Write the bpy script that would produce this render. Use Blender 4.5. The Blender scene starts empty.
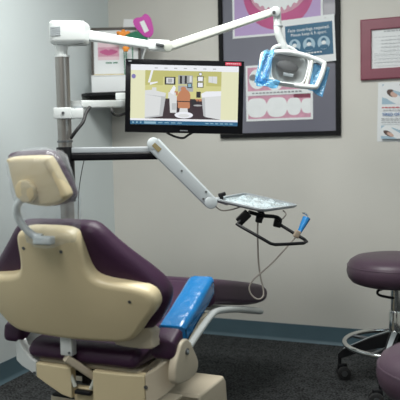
import bpy, bmesh, math, random
from mathutils import Vector, Matrix
random.seed(4)
S = bpy.context.scene
COL = S.collection
PI = math.pi

# ------------------------------------------------------------------ camera
FPX = 700.0
PIT, YAW, ROLL, H = 0.077, 0.392, -0.021, 1.131
WX, WY = -2.181, 3.857            # left wall plane, back wall plane
F = Vector((-math.sin(YAW)*math.cos(PIT), math.cos(YAW)*math.cos(PIT), -math.sin(PIT)))
R0 = Vector((math.cos(YAW), math.sin(YAW), 0)); U0 = R0.cross(F)
RV = R0*math.cos(ROLL) + U0*math.sin(ROLL)
UV = -R0*math.sin(ROLL) + U0*math.cos(ROLL)
CAM = Vector((0, 0, H))
cd = bpy.data.cameras.new('camera'); cam = bpy.data.objects.new('camera', cd); COL.objects.link(cam)
cam.matrix_world = Matrix(((RV.x, UV.x, -F.x, 0), (RV.y, UV.y, -F.y, 0), (RV.z, UV.z, -F.z, H), (0, 0, 0, 1)))
cd.sensor_width = 36; cd.lens = FPX/400*36; cd.clip_start = .05
cd.dof.use_dof = True; cd.dof.focus_distance = 2.85; cd.dof.aperture_fstop = 3.6
S.camera = cam

def ray(px, py): return F + RV*((px-200)/FPX) - UV*((py-200)/FPX)
def P(px, py, d): return CAM + ray(px, py)*d                   # point at a distance from the lens
def wall(px, py, off=0.0):                                      # point on the back wall
    r = ray(px, py); return CAM + r*((WY-off)/r.y)
def floor_pt(px, py, z=0):
    r = ray(px, py); return CAM + r*((z-H)/r.z)

# ------------------------------------------------------------------ materials
def mat(name, col, rough=.5, metal=0, bump=0, bscale=60, var=0, vscale=8, coat=0, spec=.5, emit=None, est=1, trans=0, alpha=1, sheen=0):
    m = bpy.data.materials.new(name); m.use_nodes = True
    nt = m.node_tree; b = nt.nodes['Principled BSDF']
    c = (*col, 1)
    b.inputs['Base Color'].default_value = c
    b.inputs['Roughness'].default_value = rough; b.inputs['Metallic'].default_value = metal
    b.inputs['Coat Weight'].default_value = coat; b.inputs['Specular IOR Level'].default_value = spec
    b.inputs['Transmission Weight'].default_value = trans; b.inputs['Alpha'].default_value = alpha
    if emit:
        b.inputs['Emission Color'].default_value = (*emit, 1); b.inputs['Emission Strength'].default_value = est
    tc = nt.nodes.new('ShaderNodeTexCoord')
    if var:
        n = nt.nodes.new('ShaderNodeTexNoise'); n.inputs['Scale'].default_value = vscale; n.inputs['Detail'].default_value = 5
        nt.links.new(tc.outputs['Object'], n.inputs['Vector'])
        r = nt.nodes.new('ShaderNodeValToRGB')
        r.color_ramp.elements[0].position = .3; r.color_ramp.elements[1].position = .7
        r.color_ramp.elements[0].color = (*[x*(1-var) for x in col], 1)
        r.color_ramp.elements[1].color = (*[min(1, x*(1+var)) for x in col], 1)
        nt.links.new(n.outputs['Fac'], r.inputs['Fac']); nt.links.new(r.outputs['Color'], b.inputs['Base Color'])
    if bump:
        n2 = nt.nodes.new('ShaderNodeTexNoise'); n2.inputs['Scale'].default_value = bscale; n2.inputs['Detail'].default_value = 4
        nt.links.new(tc.outputs['Object'], n2.inputs['Vector'])
        bp = nt.nodes.new('ShaderNodeBump'); bp.inputs['Strength'].default_value = bump; bp.inputs['Distance'].default_value = .01
        nt.links.new(n2.outputs['Fac'], bp.inputs['Height']); nt.links.new(bp.outputs['Normal'], b.inputs['Normal'])
    return m

def film(name, tint, fac=.35, rough=.12, bump=.6, bscale=25, gloss=False, blend=.25, add=.5):
    """clear plastic film: mostly transparent, partly glossy"""
    m = bpy.data.materials.new(name); m.use_nodes = True; nt = m.node_tree
    nt.nodes.remove(nt.nodes['Principled BSDF']); out = nt.nodes['Material Output']
    t = nt.nodes.new('ShaderNodeBsdfTransparent'); t.inputs['Color'].default_value = (*tint, 1)
    p = nt.nodes.new('ShaderNodeBsdfPrincipled'); p.inputs['Base Color'].default_value = (*tint, 1)
    p.inputs['Roughness'].default_value = rough; p.inputs['Coat Weight'].default_value = 1
    if gloss:
        nt.nodes.remove(p); p = nt.nodes.new('ShaderNodeBsdfGlossy'); p.inputs['Color'].default_value = (1, 1, 1, 1); p.inputs['Roughness'].default_value = rough
    lw = nt.nodes.new('ShaderNodeLayerWeight'); lw.inputs['Blend'].default_value = blend
    mp = nt.nodes.new('ShaderNodeMapRange'); mp.inputs['To Min'].default_value = fac; mp.inputs['To Max'].default_value = min(1, fac+add)
    mx = nt.nodes.new('ShaderNodeMixShader')
    tc = nt.nodes.new('ShaderNodeTexCoord'); n2 = nt.nodes.new('ShaderNodeTexNoise'); n2.inputs['Scale'].default_value = bscale
    n2.inputs['Detail'].default_value = 2; n2.inputs['Distortion'].default_value = 1.5
    bp = nt.nodes.new('ShaderNodeBump'); bp.inputs['Strength'].default_value = bump; bp.inputs['Distance'].default_value = .02
    nt.links.new(tc.outputs['Object'], n2.inputs['Vector']); nt.links.new(n2.outputs['Fac'], bp.inputs['Height'])
    nt.links.new(bp.outputs['Normal'], p.inputs['Normal'])
    nt.links.new(lw.outputs['Facing'], mp.inputs['Value']); nt.links.new(mp.outputs['Result'], mx.inputs['Fac'])
    nt.links.new(t.outputs[0], mx.inputs[1]); nt.links.new(p.outputs[0], mx.inputs[2]); nt.links.new(mx.outputs[0], out.inputs['Surface'])
    return m

def carpet():
    m = mat('carpet', (.05, .05, .055), rough=.95, spec=.1)
    nt = m.node_tree; b = nt.nodes['Principled BSDF']
    tc = nt.nodes.new('ShaderNodeTexCoord')
    n = nt.nodes.new('ShaderNodeTexNoise'); n.inputs['Scale'].default_value = 95; n.inputs['Detail'].default_value = 3
    n2 = nt.nodes.new('ShaderNodeTexNoise'); n2.inputs['Scale'].default_value = 22; n2.inputs['Detail'].default_value = 4
    mx = nt.nodes.new('ShaderNodeMath'); mx.operation = 'MULTIPLY_ADD'; mx.inputs[1].default_value = .35
    r = nt.nodes.new('ShaderNodeValToRGB'); e = r.color_ramp.elements
    e[0].position = .52; e[0].color = (.015, .0155, .016, 1); e[1].position = .82; e[1].color = (.088, .092, .094, 1)
    for q in (n, n2): nt.links.new(tc.outputs['Object'], q.inputs['Vector'])
    nt.links.new(n2.outputs['Fac'], mx.inputs[0]); nt.links.new(n.outputs['Fac'], mx.inputs[2])
    nt.links.new(mx.outputs[0], r.inputs['Fac']); nt.links.new(r.outputs['Color'], b.inputs['Base Color'])
    bp = nt.nodes.new('ShaderNodeBump'); bp.inputs['Strength'].default_value = .8; bp.inputs['Distance'].default_value = .006
    nt.links.new(n.outputs['Fac'], bp.inputs['Height']); nt.links.new(bp.outputs['Normal'], b.inputs['Normal'])
    return m

M = dict(
    wall=mat('painted_wall', (.655, .638, .59), rough=.85, bump=.06, bscale=180, var=.015, vscale=3),
    wall_cool=mat('cool_wall', (.655, .715, .72), rough=.85, bump=.06, bscale=180, var=.015, vscale=3),  # left wall colour, bluer and paler than the back wall
    ceil=mat('ceiling_paint', (.82, .82, .80), rough=.9),
    base=mat('rubber_base', (.080, .138, .170), rough=.5, var=.05),
    carpet=carpet(),
    cream=mat('cream_plastic', (.76, .64, .405), rough=.36, var=.02, vscale=4),
    cream2=mat('grey_cream_plastic', (.66, .575, .44), rough=.4, var=.02),
    purple=mat('plum_vinyl', (.048, .018, .046), rough=.40, spec=.3, bump=.12, bscale=140, var=.06, vscale=20),
    purple2=mat('plum_stool_vinyl', (.082, .050, .074), rough=.38, spec=.35, bump=.10, bscale=140, var=.04, vscale=20),
    white=mat('white_enamel', (.70, .73, .725), rough=.35, coat=.2),
    white2=mat('offwhite_enamel', (.68, .70, .63), rough=.4),
    grey=mat('grey_enamel', (.42, .45, .47), rough=.4),
    lgrey=mat('light_grey_label', (.36, .39, .41), rough=.6),
    silver=mat('satin_silver', (.60, .65, .67), rough=.38, metal=.3),
    steel=mat('brushed_steel', (.31, .295, .28), rough=.36, metal=.9, bump=.05, bscale=90),
    chrome=mat('chrome', (.72, .74, .74), rough=.12, metal=1),
    dsteel=mat('dark_steel', (.19, .20, .21), rough=.35, metal=.8),
    black=mat('black_plastic', (.010, .010, .012), rough=.45, spec=.3),
    blackg=mat('black_gloss', (.006, .006, .008), rough=.25, spec=.2),
    rubber=mat('black_rubber', (.02, .02, .021), rough=.6),
    blue=mat('blue_film', (.007, .19, .50), rough=.22, coat=.6, bump=.45, bscale=30),
    bluec=film('blue_clear_film', (.42, .76, .97), .17, bump=.8),
    clear=film('clear_film', (.95, .965, .98), .13, rough=.15, bump=.7, bscale=16, blend=.12, add=.3),
    lens=film('clear_lens', (.96, .98, .99), .02, rough=.05, bump=0),
    mirror=mat('reflector', (.50, .52, .51), rough=.26, metal=.6, bump=.5, bscale=14),
    gold=mat('brass_label', (.26, .21, .10), rough=.5, metal=.3),
    brass=mat('gold_frame', (.42, .35, .18), rough=.4, metal=.4),
    dwood=mat('dark_wood', (.05, .04, .032), rough=.5, var=.1),
    frameblk=mat('black_frame', (.008, .008, .009), rough=.5, spec=.15),
    maroon=mat('maroon_frame', (.235, .065, .095), rough=.42, var=.06, vscale=12),
    paper=mat('white_paper', (.78, .80, .81), rough=.75),
    board=mat('grey_board', (.165, .165, .205), rough=.28, coat=.3, var=.03, vscale=5),
    ltgrey=mat('print_light_grey', (.42, .43, .45), rough=.8),
    palegrey=mat('print_pale_grey', (.56, .58, .60), rough=.8),
    midgrey=mat('print_grey', (.22, .23, .25), rough=.8),
    lilac=mat('print_lilac', (.46, .33, .58), rough=.55),
    pink=mat('print_pink', (.50, .085, .24), rough=.55, var=.12, vscale=9),
    rose=mat('print_rose', (.60, .30, .40), rough=.55, var=.12, vscale=25),
    palepink=mat('print_pale_pink', (.74, .55, .60), rough=.6),
    maroonp=mat('print_dark_red', (.22, .04, .08), rough=.6),
    teeth=mat('print_teeth', (.80, .82, .83), rough=.5, var=.03, vscale=20),
    teal=mat('print_teal', (.022, .115, .21), rough=.5, var=.08, vscale=12),
    pblue=mat('print_pale_blue', (.36, .50, .60), rough=.6),
    skin=mat('print_skin', (.60, .40, .33), rough=.6),
    hairp=mat('print_brown', (.10, .06, .05), rough=.6),
    bluet=mat('print_blue', (.06, .16, .40), rough=.6),
    redt=mat('print_red', (.55, .10, .12), rough=.6),
    orange=mat('orange_petal', (.90, .30, .03), rough=.6),
    green=mat('green_felt', (.015, .17, .09), rough=.7),
    magenta=mat('magenta_card', (.55, .06, .38), rough=.6),
    tube=mat('taupe_tubing', (.30, .27, .24), rough=.45),
    tan=mat('tan_plastic', (.36, .29, .22), rough=.5),
    sheet=film('tray_film', (.80, .93, .97), .72, rough=.15, bump=1.0, bscale=30),
    redlab=mat('red_label', (.55, .04, .08), rough=.5),
    near_black=mat('near_black_fill', (.02, .02, .02), rough=.8),  # matte near-black for mechanism parts; also carries the slot's shade as colour
)
def scr(name, c, s=.88): return mat('screen_'+name, (0.01, .01, .01), rough=.25, emit=c, est=s)
SC = dict(white=scr('white', (.93, .95, 1)), yellow=scr('yellow', (.71, .69, .30)), side=scr('page', (.86, .86, .58)),
          floor=scr('floor', (.055, .038, .045)), cab=scr('cabinet', (.78, .80, .80)), cab2=scr('cabinet_shade', (.56, .58, .59)),
          orange=scr('orange', (.58, .25, .13)), dark=scr('dark', (.03, .03, .035)), wb=scr('cupboard', (.40, .42, .42)),
          bar=scr('taskbar', (.03, .14, .27)), barl=scr('taskbar_light', (.30, .50, .62)), grey=scr('grey', (.45, .46, .47)), purple=scr('purple', (.25, .22, .5)), wall2=scr('lime', (.58, .56, .20)))

# ------------------------------------------------------------------ mesh helpers
def ortho(d):
    d = d.normalized(); a = Vector((0, 0, 1)) if abs(d.z) < .9 else Vector((1, 0, 0))
    x = d.cross(a).normalized(); return x, d.cross(x).normalized()

def catmull(pts, n=6, closed=True):
    pts = [Vector(p) for p in pts]; out = []; N = len(pts)
    rng = range(N) if closed else range(N-1)
    for i in rng:
        if closed: p0, p1, p2, p3 = pts[i-1], pts[i], pts[(i+1) % N], pts[(i+2) % N]
        else: p0, p1, p2, p3 = pts[max(i-1, 0)], pts[i], pts[i+1], pts[min(i+2, N-1)]
        for k in range(n):
            t = k/n
            out.append(.5*((2*p1)+(p2-p0)*t+(2*p0-5*p1+4*p2-p3)*t*t+(3*p1-p0-3*p2+p3)*t**3))
    if not closed: out.append(pts[-1])
    return out

def offset2(o, d):
    N = len(o); res = []
    for i in range(N):
        a = (o[i]-o[i-1]); b = (o[(i+1) % N]-o[i])
        if a.length < 1e-9: a = b
        if b.length < 1e-9: b = a
        a = a.normalized(); b = b.normalized()
        n = Vector((-(a.y+b.y), a.x+b.x))
        if n.length < 1e-6: n = Vector((-a.y, a.x))
        n.normalize(); res.append(o[i]+n*d)
    return res

class MB:
    def __init__(s): s.v = []; s.f = []; s.m = []; s.cur = 0
    def add(s, vs, fs):
        b = len(s.v); s.v += [Vector(v) for v in vs]; s.f += [tuple(i+b for i in f) for f in fs]; s.m += [s.cur]*len(fs); return s
    def use(s, i): s.cur = i; return s
    def box(s, c, size, mx=None, bev=0, seg=3):
        bm = bmesh.new(); bmesh.ops.create_cube(bm, size=1)
        for v in bm.verts: v.co = Vector((v.co.x*size[0], v.co.y*size[1], v.co.z*size[2]))
        if bev: bmesh.ops.bevel(bm, geom=bm.edges[:], offset=bev, segments=seg, profile=.5, affect='EDGES')
        mx = mx or Matrix(); c = Vector(c)
        bm.verts.index_update()
        s.add([mx @ (v.co+c) for v in bm.verts], [[v.index for v in f.verts] for f in bm.faces]); bm.free(); return s
    def cyl(s, p0, p1, r0, r1=None, seg=20, cap=True, bev=0):
        p0 = Vector(p0); p1 = Vector(p1); r1 = r0 if r1 is None else r1; x, y = ortho(p1-p0); d = (p1-p0)
        rings = [(0, r0), (1, r1)]
        if bev:
            q = bev/d.length; rings = [(0, r0-bev), (q*.3, r0-bev*.3), (q, r0), (1-q, r1), (1-q*.3, r1-bev*.3), (1, r1-bev)]
        vs = []; fs = []
        for t, r in rings:
            for k in range(seg):
                a = 2*PI*k/seg; vs.append(p0+d*t+x*(r*math.cos(a))+y*(r*math.sin(a)))
        for j in range(len(rings)-1):
            for k in range(seg): fs.append((j*seg+k, j*seg+(k+1) % seg, (j+1)*seg+(k+1) % seg, (j+1)*seg+k))
        if cap: fs.append(tuple(range(seg))[::-1]); fs.append(tuple(range((len(rings)-1)*seg, len(rings)*seg)))
        return s.add(vs, fs)
    def tube(s, pts, r, seg=10, smooth=0, closed=False, flat=1.0, radii=None):
        if smooth: pts = catmull(pts, smooth, closed)
        pts = [Vector(p) for p in pts]; N = len(pts); vs = []; fs = []; px = None
        for i, p in enumerate(pts):
            if closed: d = pts[(i+1) % N]-pts[i-1]
            else: d = pts[min(i+1, N-1)]-pts[max(i-1, 0)]
            d.normalize()
            if px is None: x, y = ortho(d)
            else:
                x = px - d*px.dot(d); x.normalize(); y = d.cross(x)
            px = x
            rr = radii[i] if radii else r
            for k in range(seg):
                a = 2*PI*k/seg; vs.append(p+x*(rr*math.cos(a))+y*(rr*flat*math.sin(a)))
        for j in range(N if closed else N-1):
            for k in range(seg):
                j2 = (j+1) % N; fs.append((j*seg+k, j*seg+(k+1) % seg, j2*seg+(k+1) % seg, j2*seg+k))
        if not closed: fs.append(tuple(range(seg))[::-1]); fs.append(tuple(range((N-1)*seg, N*seg)))
        return s.add(vs, fs)
    def lathe(s, prof, org, axis=(0, 0, 1), seg=40):
        org = Vector(org); ax = Vector(axis).normalized(); x, y = ortho(ax); vs = []; fs = []; n = len(prof)
        for r, z in prof:
            for k in range(seg):
                a = 2*PI*k/seg; vs.append(org+ax*z+x*(r*math.cos(a))+y*(r*math.sin(a)))
        for j in range(n-1):
            for k in range(seg): fs.append((j*seg+k, j*seg+(k+1) % seg, (j+1)*seg+(k+1) % seg, (j+1)*seg+k))
        if prof[0][0] > 1e-5: fs.append(tuple(range(seg))[::-1])
        if prof[-1][0] > 1e-5: fs.append(tuple(range((n-1)*seg, n*seg)))
        return s.add(vs, fs)
    def slab(s, outline, mx, t, r=0, seg=4, rb=None, dome=None):
        """closed outline (ccw, 2D) swept along local z from 0 to t, edges rounded by r (top) and rb (bottom)"""
        o = [Vector((p[0], p[1])) for p in outline]; N = len(o); rb = r if rb is None else rb
        A = sum(o[i-1].x*o[i].y-o[i].x*o[i-1].y for i in range(N))
        if A < 0: o = o[::-1]
        rings = []
        if rb: rings += [(rb*(1-math.sin(a)), rb*(1-math.cos(a))) for a in [PI/2*k/seg for k in range(seg+1)]]
        else: rings.append((0, 0))
        if r: rings += [(r*(1-math.cos(a)), t-r*(1-math.sin(a))) for a in [PI/2*k/seg for k in range(seg+1)]]
        else: rings.append((0, t))
        vs = []; fs = []
        for off, z in rings:
            q = offset2(o, off) if off > 1e-6 else o
            for p in q:
                zz = z
                if dome: zz = dome(p.x, p.y, z/t, t)
                vs.append(mx @ Vector((p.x, p.y, zz)))
        for j in range(len(rings)-1):
            for k in range(N): fs.append((j*N+k, j*N+(k+1) % N, (j+1)*N+(k+1) % N, (j+1)*N+k))
        fs.append(tuple(range(N))[::-1]); fs.append(tuple(range((len(rings)-1)*N, len(rings)*N)))
        return s.add(vs, fs)
    def poly(s, pts): return s.add(pts, [tuple(range(len(pts)))])
    def build(s, name, mats, parent=None, smooth=True, bev=0, subsurf=0, tri=False):
        me = bpy.data.meshes.new(name)
        vs = s.v
        if parent is not None:
            root = parent
            while root.parent: root = root.parent
            inv = xf(root).inverted(); vs = [inv @ v for v in vs]
        me.from_pydata([tuple(v) for v in vs], [], s.f)
        mats = mats if isinstance(mats, (list, tuple)) else [mats]
        for q in mats: me.materials.append(q)
        for p, i in zip(me.polygons, s.m): p.material_index = i
        bm = bmesh.new(); bm.from_mesh(me)
        bmesh.ops.recalc_face_normals(bm, faces=bm.faces[:])
        if tri: bmesh.ops.triangulate(bm, faces=[f for f in bm.faces if len(f.verts) > 4])
        if smooth:
            for f in bm.faces: f.smooth = True
            for e in bm.edges:
                if len(e.link_faces) == 2 and e.calc_face_angle(0) > math.radians(38): e.smooth = False
        bm.to_mesh(me); bm.free()
        o = bpy.data.objects.new(name, me); COL.objects.link(o)
        if parent is not None: o.parent = parent
        if bev:
            b = o.modifiers.new('bevel', 'BEVEL'); b.width = bev; b.segments = 3; b.limit_method = 'ANGLE'; b.harden_normals = False
        if subsurf:
            b = o.modifiers.new('sub', 'SUBSURF'); b.levels = subsurf; b.render_levels = subsurf
        return o

def xf(o): return Matrix.LocRotScale(o.location, o.rotation_euler, None)
def thing(name, label, cat, loc=(0, 0, 0), rotz=0, group=None):
    o = bpy.data.objects.new(name, None); COL.objects.link(o); o.empty_display_size = .05
    o.location = loc; o.rotation_euler = (0, 0, rotz); tag(o, label, cat, group); return o
def tag(o, label, cat, group=None):
    o['label'] = label; o['category'] = cat
    if group: o['group'] = group
    return o
def struct(o): o['kind'] = 'structure'; return o
def text_into(mb, body, mx, size, align='LEFT', space=1.0, bold=0):
    cu = bpy.data.curves.new('t', 'FONT'); cu.body = body; cu.size = size; cu.align_x = align; cu.space_character = space; cu.offset = bold
    ob = bpy.data.objects.new('t', cu); COL.objects.link(ob)
    dg = bpy.context.evaluated_depsgraph_get(); dg.update()
    me = bpy.data.meshes.new_from_object(ob.evaluated_get(dg))
    mb.add([mx @ v.co for v in me.vertices], [tuple(p.vertices) for p in me.polygons])
    bpy.data.objects.remove(ob); bpy.data.curves.remove(cu); bpy.data.meshes.remove(me)

# ------------------------------------------------------------------ room
ZC = 2.45; XR, YF = 1.55, -1.6
def quad(name, pts, m):
    return struct(MB().poly([Vector(p) for p in pts]).build(name, m, smooth=False))
T = .1
def slabbox(name, a, b, m):
    a = Vector(a); b = Vector(b); return struct(MB().box((a+b)/2, b-a).build(name, m, smooth=False))
slabbox('floor', (WX-T, YF-T, -T), (XR+T, WY+T, 0), M['carpet'])
slabbox('ceiling', (WX-T, YF-T, ZC), (XR+T, WY+T, ZC+T), M['ceil'])
slabbox('wall_left', (WX-T, YF-T, 0), (WX, WY+T, ZC), M['wall_cool'])
slabbox('wall_back', (WX, WY, 0), (XR, WY+T, ZC), M['wall'])
slabbox('wall_right', (XR, YF-T, 0), (XR+T, WY+T, ZC), M['wall'])
slabbox('wall_front', (WX, YF-T, 0), (XR, YF, ZC), M['wall'])
def cove(name, p0, p1, n):
    """rubber cove base: 4 in high with a curved toe"""
    p0 = Vector(p0); p1 = Vector(p1); n = Vector(n); pr = [(.0, .1), (.003, .1), (.0035, .02), (.006, .009), (.013, .003), (.016, 0), (0, 0)]
    vs = [p+n*a+Vector((0, 0, b)) for p in (p0, p1) for a, b in pr]; k = len(pr)
    fs = [(i, i+1, k+i+1, k+i) for i in range(k-1)]+[tuple(range(k)), tuple(range(k, 2*k))]
    mb = MB().add(vs, fs); struct(mb.build(name, M['base']))
cove('baseboard_left', (WX, YF, 0), (WX, WY, 0), (1, 0, 0))
cove('baseboard_back', (WX+.001, WY, 0), (XR, WY, 0), (0, -1, 0))

# ------------------------------------------------------------------ wall pieces
def wmx(x, z, off):     # local x -> right on the wall, local y -> up, local z -> out of the wall
    return Matrix(((1, 0, 0, x), (0, 0, -1, WY-off), (0, 1, 0, z), (0, 0, 0, 1)))
def rect(x0, y0, x1, y1): return [(x0, y0), (x1, y0), (x1, y1), (x0, y1)]
def ell(cx, cy, rx, ry, a0=0, a1=360, n=28, rot=0):
    full = abs(a1-a0) >= 360; k = n if full else n+1; out = []
    for i in range(k):
        a = math.radians(a0+(a1-a0)*i/n); x, y = rx*math.cos(a), ry*math.sin(a); c, s_ = math.cos(rot), math.sin(rot)
        out.append((cx+x*c-y*s_, cy+x*s_+y*c))
    return out
class Print:
    """ink shapes on a flat sheet: layered a fraction of a millimetre apart"""
    def __init__(s, mx, step=.00025): s.mx = mx; s.mb = MB(); s.mats = []; s.k = 0; s.step = step; s.clip = None
    def mi(s, m):
        if m not in s.mats: s.mats.append(m)
        s.mb.use(s.mats.index(m))
    def shape(s, pts, m):
        s.mi(m); s.k += 1
        if s.clip:
            x0, y0, x1, y1 = s.clip
            for ax, lim, sg in ((0, x0, 1), (0, x1, -1), (1, y0, 1), (1, y1, -1)):
                out = []
                for i in range(len(pts)):
                    a, b = pts[i-1], pts[i]; ia, ib = (a[ax]-lim)*sg >= 0, (b[ax]-lim)*sg >= 0
                    if ia != ib:
                        t = (lim-a[ax])/(b[ax]-a[ax]); out.append((a[0]+(b[0]-a[0])*t, a[1]+(b[1]-a[1])*t))
                    if ib: out.append(b)
                pts = out
                if len(pts) < 3: return
        s.mb.poly([s.mx @ Vector((x, y, s.k*s.step)) for x, y in pts])
    def text(s, body, x, y, size, m, align='LEFT', bold=0, space=1):
        s.mi(m); s.k += 1
        text_into(s.mb, body, s.mx @ Matrix.Translation((x, y, s.k*s.step)), size, align, space, bold)
    def build(s, name, parent): return s.mb.build(name, s.mats, parent, smooth=False)

def frame_ring(x0, z0, x1, z1, w, depth, off, mt, parent, name='frame'):
    mb = MB(); o = [(x0, z0), (x1, z0), (x1, z1), (x0, z1)]; i = [(x0+w, z0+w), (x1-w, z0+w), (x1-w, z1-w), (x0+w, z1-w)]
    mx = wmx(0, 0, off); vs = []
    for ring, zz in ((o, 0), (o, depth*.8), (offset2([Vector(p) for p in o], w*.15), depth), (offset2([Vector(p) for p in i], -w*.1), depth), (i, depth*.85), (i, 0)):
        vs += [mx @ Vector((p[0], p[1], zz)) for p in ring]
    fs = [(a*4+k, a*4+(k+1) % 4, ((a+1) % 6)*4+(k+1) % 4, ((a+1) % 6)*4+k) for a in range(6) for k in range(4)]
    return mb.add(vs, fs).build(name, mt, parent, smooth=False)

# large black framed poster board
px0, px1, pz0, pz1 = -1.451, -.749, 1.173, 2.12
t = thing('poster_board', 'large black framed grey poster board hung on the wall behind the monitor and lamp', 'poster', ((px0+px1)/2, WY-.012, pz0))
frame_ring(px0, pz0, px1, pz1, .026, .022, .0005, M['frameblk'], t)
MB().box(((px0+px1)/2, WY-.006, (pz0+pz1)/2), (px1-px0-.04, .006, pz1-pz0-.04)).build('backing_board', M['board'], t, smooth=False)

def sheet_thing(name, label, cat, x0, z0, x1, z1, off, group=None, rot=0, m='paper'):
    c = Vector(((x0+x1)/2, WY-off, z0)); t = thing(name, label, cat, c, 0, group)
    mx = wmx((x0+x1)/2, z0, off) @ Matrix.Rotation(rot, 4, 'Z')
    w, h = x1-x0, z1-z0
    MB().slab(rect(-w/2, 0, w/2, h), mx, .0012).build('sheet', M[m], t, smooth=False)
    pr = Print(mx @ Matrix.Translation((-w/2, 0, .0013))); pr.w, pr.h = w, h
    return t, pr

# smile poster (top)
a = wall(233.5, 38.5); b = wall(323.5, 33); zb = (a.z+b.z)/2
t, p = sheet_thing('smile_poster', 'lilac poster of a wide pink lipped smile at the top of the framed board', 'poster', a.x, a.z-.003, b.x, 2.085, .010)
w, h = p.w, p.h; m_ = .012
p.clip = (m_, m_, w-m_, h-m_)
p.shape(rect(m_, m_, w-m_, h-m_), M['lilac'])
cx = w*.52; cy = .245
p.shape(ell(cx, cy, .205, .215, 0, 360, 48), M['pink'])
p.shape(ell(cx, cy+.035, .185, .165, 0, 360, 48), M['maroonp'])
p.shape(ell(cx, cy-.005, .165, .125, 180, 360, 40), M['rose'])
p.shape(ell(cx, cy-.005, .158, .088, 0, 360, 40), M['teeth'])
for k in range(-4, 5):
    tw = .020-.0012*abs(k); xx = cx+k*.0375*(1-.028*abs(k)); yy = cy+.0085*k*k*.35
    p.shape(ell(xx, yy-.055+.0, tw, .062-.003*abs(k), 0, 360, 20), M['teeth'])
for k in range(-4, 5):
    tw = .0215-.0012*abs(k); xx = cx+k*.040*(1-.028*abs(k)); yy = cy+.0085*k*k*.30
    p.shape(ell(xx, yy+.055, tw, .075-.004*abs(k), 0, 360, 20), M['teeth'])
p.clip = None
p.build('print', t)
# teeth poster (bottom)
a = wall(247, 121.5); b = wall(313.5, 121.5); c = wall(250, 66)
t, p = sheet_thing('teeth_poster', 'white bordered poster of two close-up teeth photos low on the framed board behind the lamp', 'poster', a.x, a.z, b.x, c.z, .010)
w, h = p.w, p.h
for (y0, y1, big) in ((.012, h*.455, 1), (h*.54, h-.012, 0)):
    p.clip = (.012, y0, w-.012, y1)
    p.shape(rect(.012, y0, w-.012, y1), M['rose'])
    yy = (y0+y1)/2; hh = y1-y0
    p.shape(rect(w*.72, yy+hh*.33, w-.012, y1), M['maroonp'])
    if big:
        for fx, rw, rh in ((.165, .062, .44), (.47, .062, .45), (.725, .042, .39), (.925, .038, .33)):
            p.shape(catmull([(w*fx-rw*.7, yy-hh*rh*.8), (w*fx, yy-hh*rh), (w*fx+rw*.7, yy-hh*rh*.8), (w*fx+rw, yy), (w*fx+rw*.7, yy+hh*rh*.75), (w*fx, yy+hh*rh*.88), (w*fx-rw*.7, yy+hh*rh*.75), (w*fx-rw, yy)], 4), M['teeth'])
    else:
        p.shape(ell(w*.18, yy, .05, hh*.42), M['teeth']); p.shape(ell(w*.45, yy-.01, .05, hh*.45), M['teeth']); p.shape(ell(w*.75, yy, .055, hh*.42), M['teeth'])
        p.shape(ell(w*.12, yy+.01, .025, .018), M['midgrey']); p.shape(ell(w*.3, yy-.03, .02, .012), M['midgrey'])
p.clip = None
p.shape(rect(.012, h*.455, w-.012, h*.54), M['paper'])
for k in range(14): p.shape(rect(w*(.10+.054*k), h*.487, w*(.10+.054*k+.038), h*.510), M['midgrey'])
p.build('print', t)
# blue notice
a = wall(284, 65.5); b = wall(337, 66); c = wall(286, 20)
t, p = sheet_thing('mask_notice', 'white edged blue notice with three round mask icons on the framed board behind the lamp', 'notice', a.x, a.z, b.x, c.z, .024, rot=.035)
w, h = p.w, p.h; ox, oy = .022, h*.15
p.shape(rect(ox, oy, w-.012, h-.035), M['teal']); bw = w-.012-ox; bh = h-.035-oy
p.text('Face coverings required.', ox+bw/2, oy+bh*.80, .0235, M['paper'], 'CENTER', .00012)
p.text('Please keep 6 ft apart.', ox+bw/2, oy+bh*.66, .0225, M['paper'], 'CENTER', 0)
for k in range(3):
    xx = ox+bw*(.19+.31*k); yy = oy+bh*.37
    p.shape(ell(xx, yy, .034, .036), M['pblue'])
    p.shape(catmull([(xx-.024, yy-.026), (xx-.016, yy-.012), (xx+.016, yy-.012), (xx+.024, yy-.026), (xx, yy-.034)], 5), M['teal'])
    p.shape(ell(xx, yy+.010, .0135, .017), M['teal'])
    p.shape(ell(xx, yy+.001, .0125, .0105), M['paper'])
for k in range(9): p.shape(rect(ox+bw*(.24+.06*k), oy+bh*.085, ox+bw*(.24+.06*k+.045), oy+bh*.12), M['paper'])
p.build('print', t)
MB().cyl(wall(325, 17.5, .008), wall(325, 17.5, .03), .006, .004, seg=12).build('push_pin', M['white'], t)

# maroon framed certificate
rx0, rz0, rz1 = -.641, 1.464, 1.783; rx1 = rx0+.41
t = thing('framed_certificate', 'maroon framed white certificate hung on the wall above the sleep flyer', 'certificate', ((rx0+rx1)/2, WY-.012, rz0))
bd = .058
frame_ring(rx0, rz0, rx1, rz1, bd, .022, .0005, M['maroon'], t)
mx = wmx(rx0+bd*.9, rz0+bd*.75, .010)
w, h = rx1-rx0-bd*1.8, rz1-rz0-bd*1.5
MB().slab(rect(0, 0, w, h), wmx(rx0+bd*.9, rz0+bd*.75, .006), .004).build('document', M['paper'], t, smooth=False)
p = Print(mx @ Matrix.Translation((0, 0, .0003)))
def bars(p, x0, x1, y, hgt, m, seed):
    r = random.Random(seed); x = x0
    while x < x1:
        ww = r.uniform(.008, .022); p.shape(rect(x, y, min(x+ww, x1), y+hgt), m); x += ww+.004
bars(p, .07, w-.07, h*.875, .007, M['ltgrey'], 1); p.build('heading_text', t)
p = Print(mx @ Matrix.Translation((0, 0, .0003)))
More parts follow.
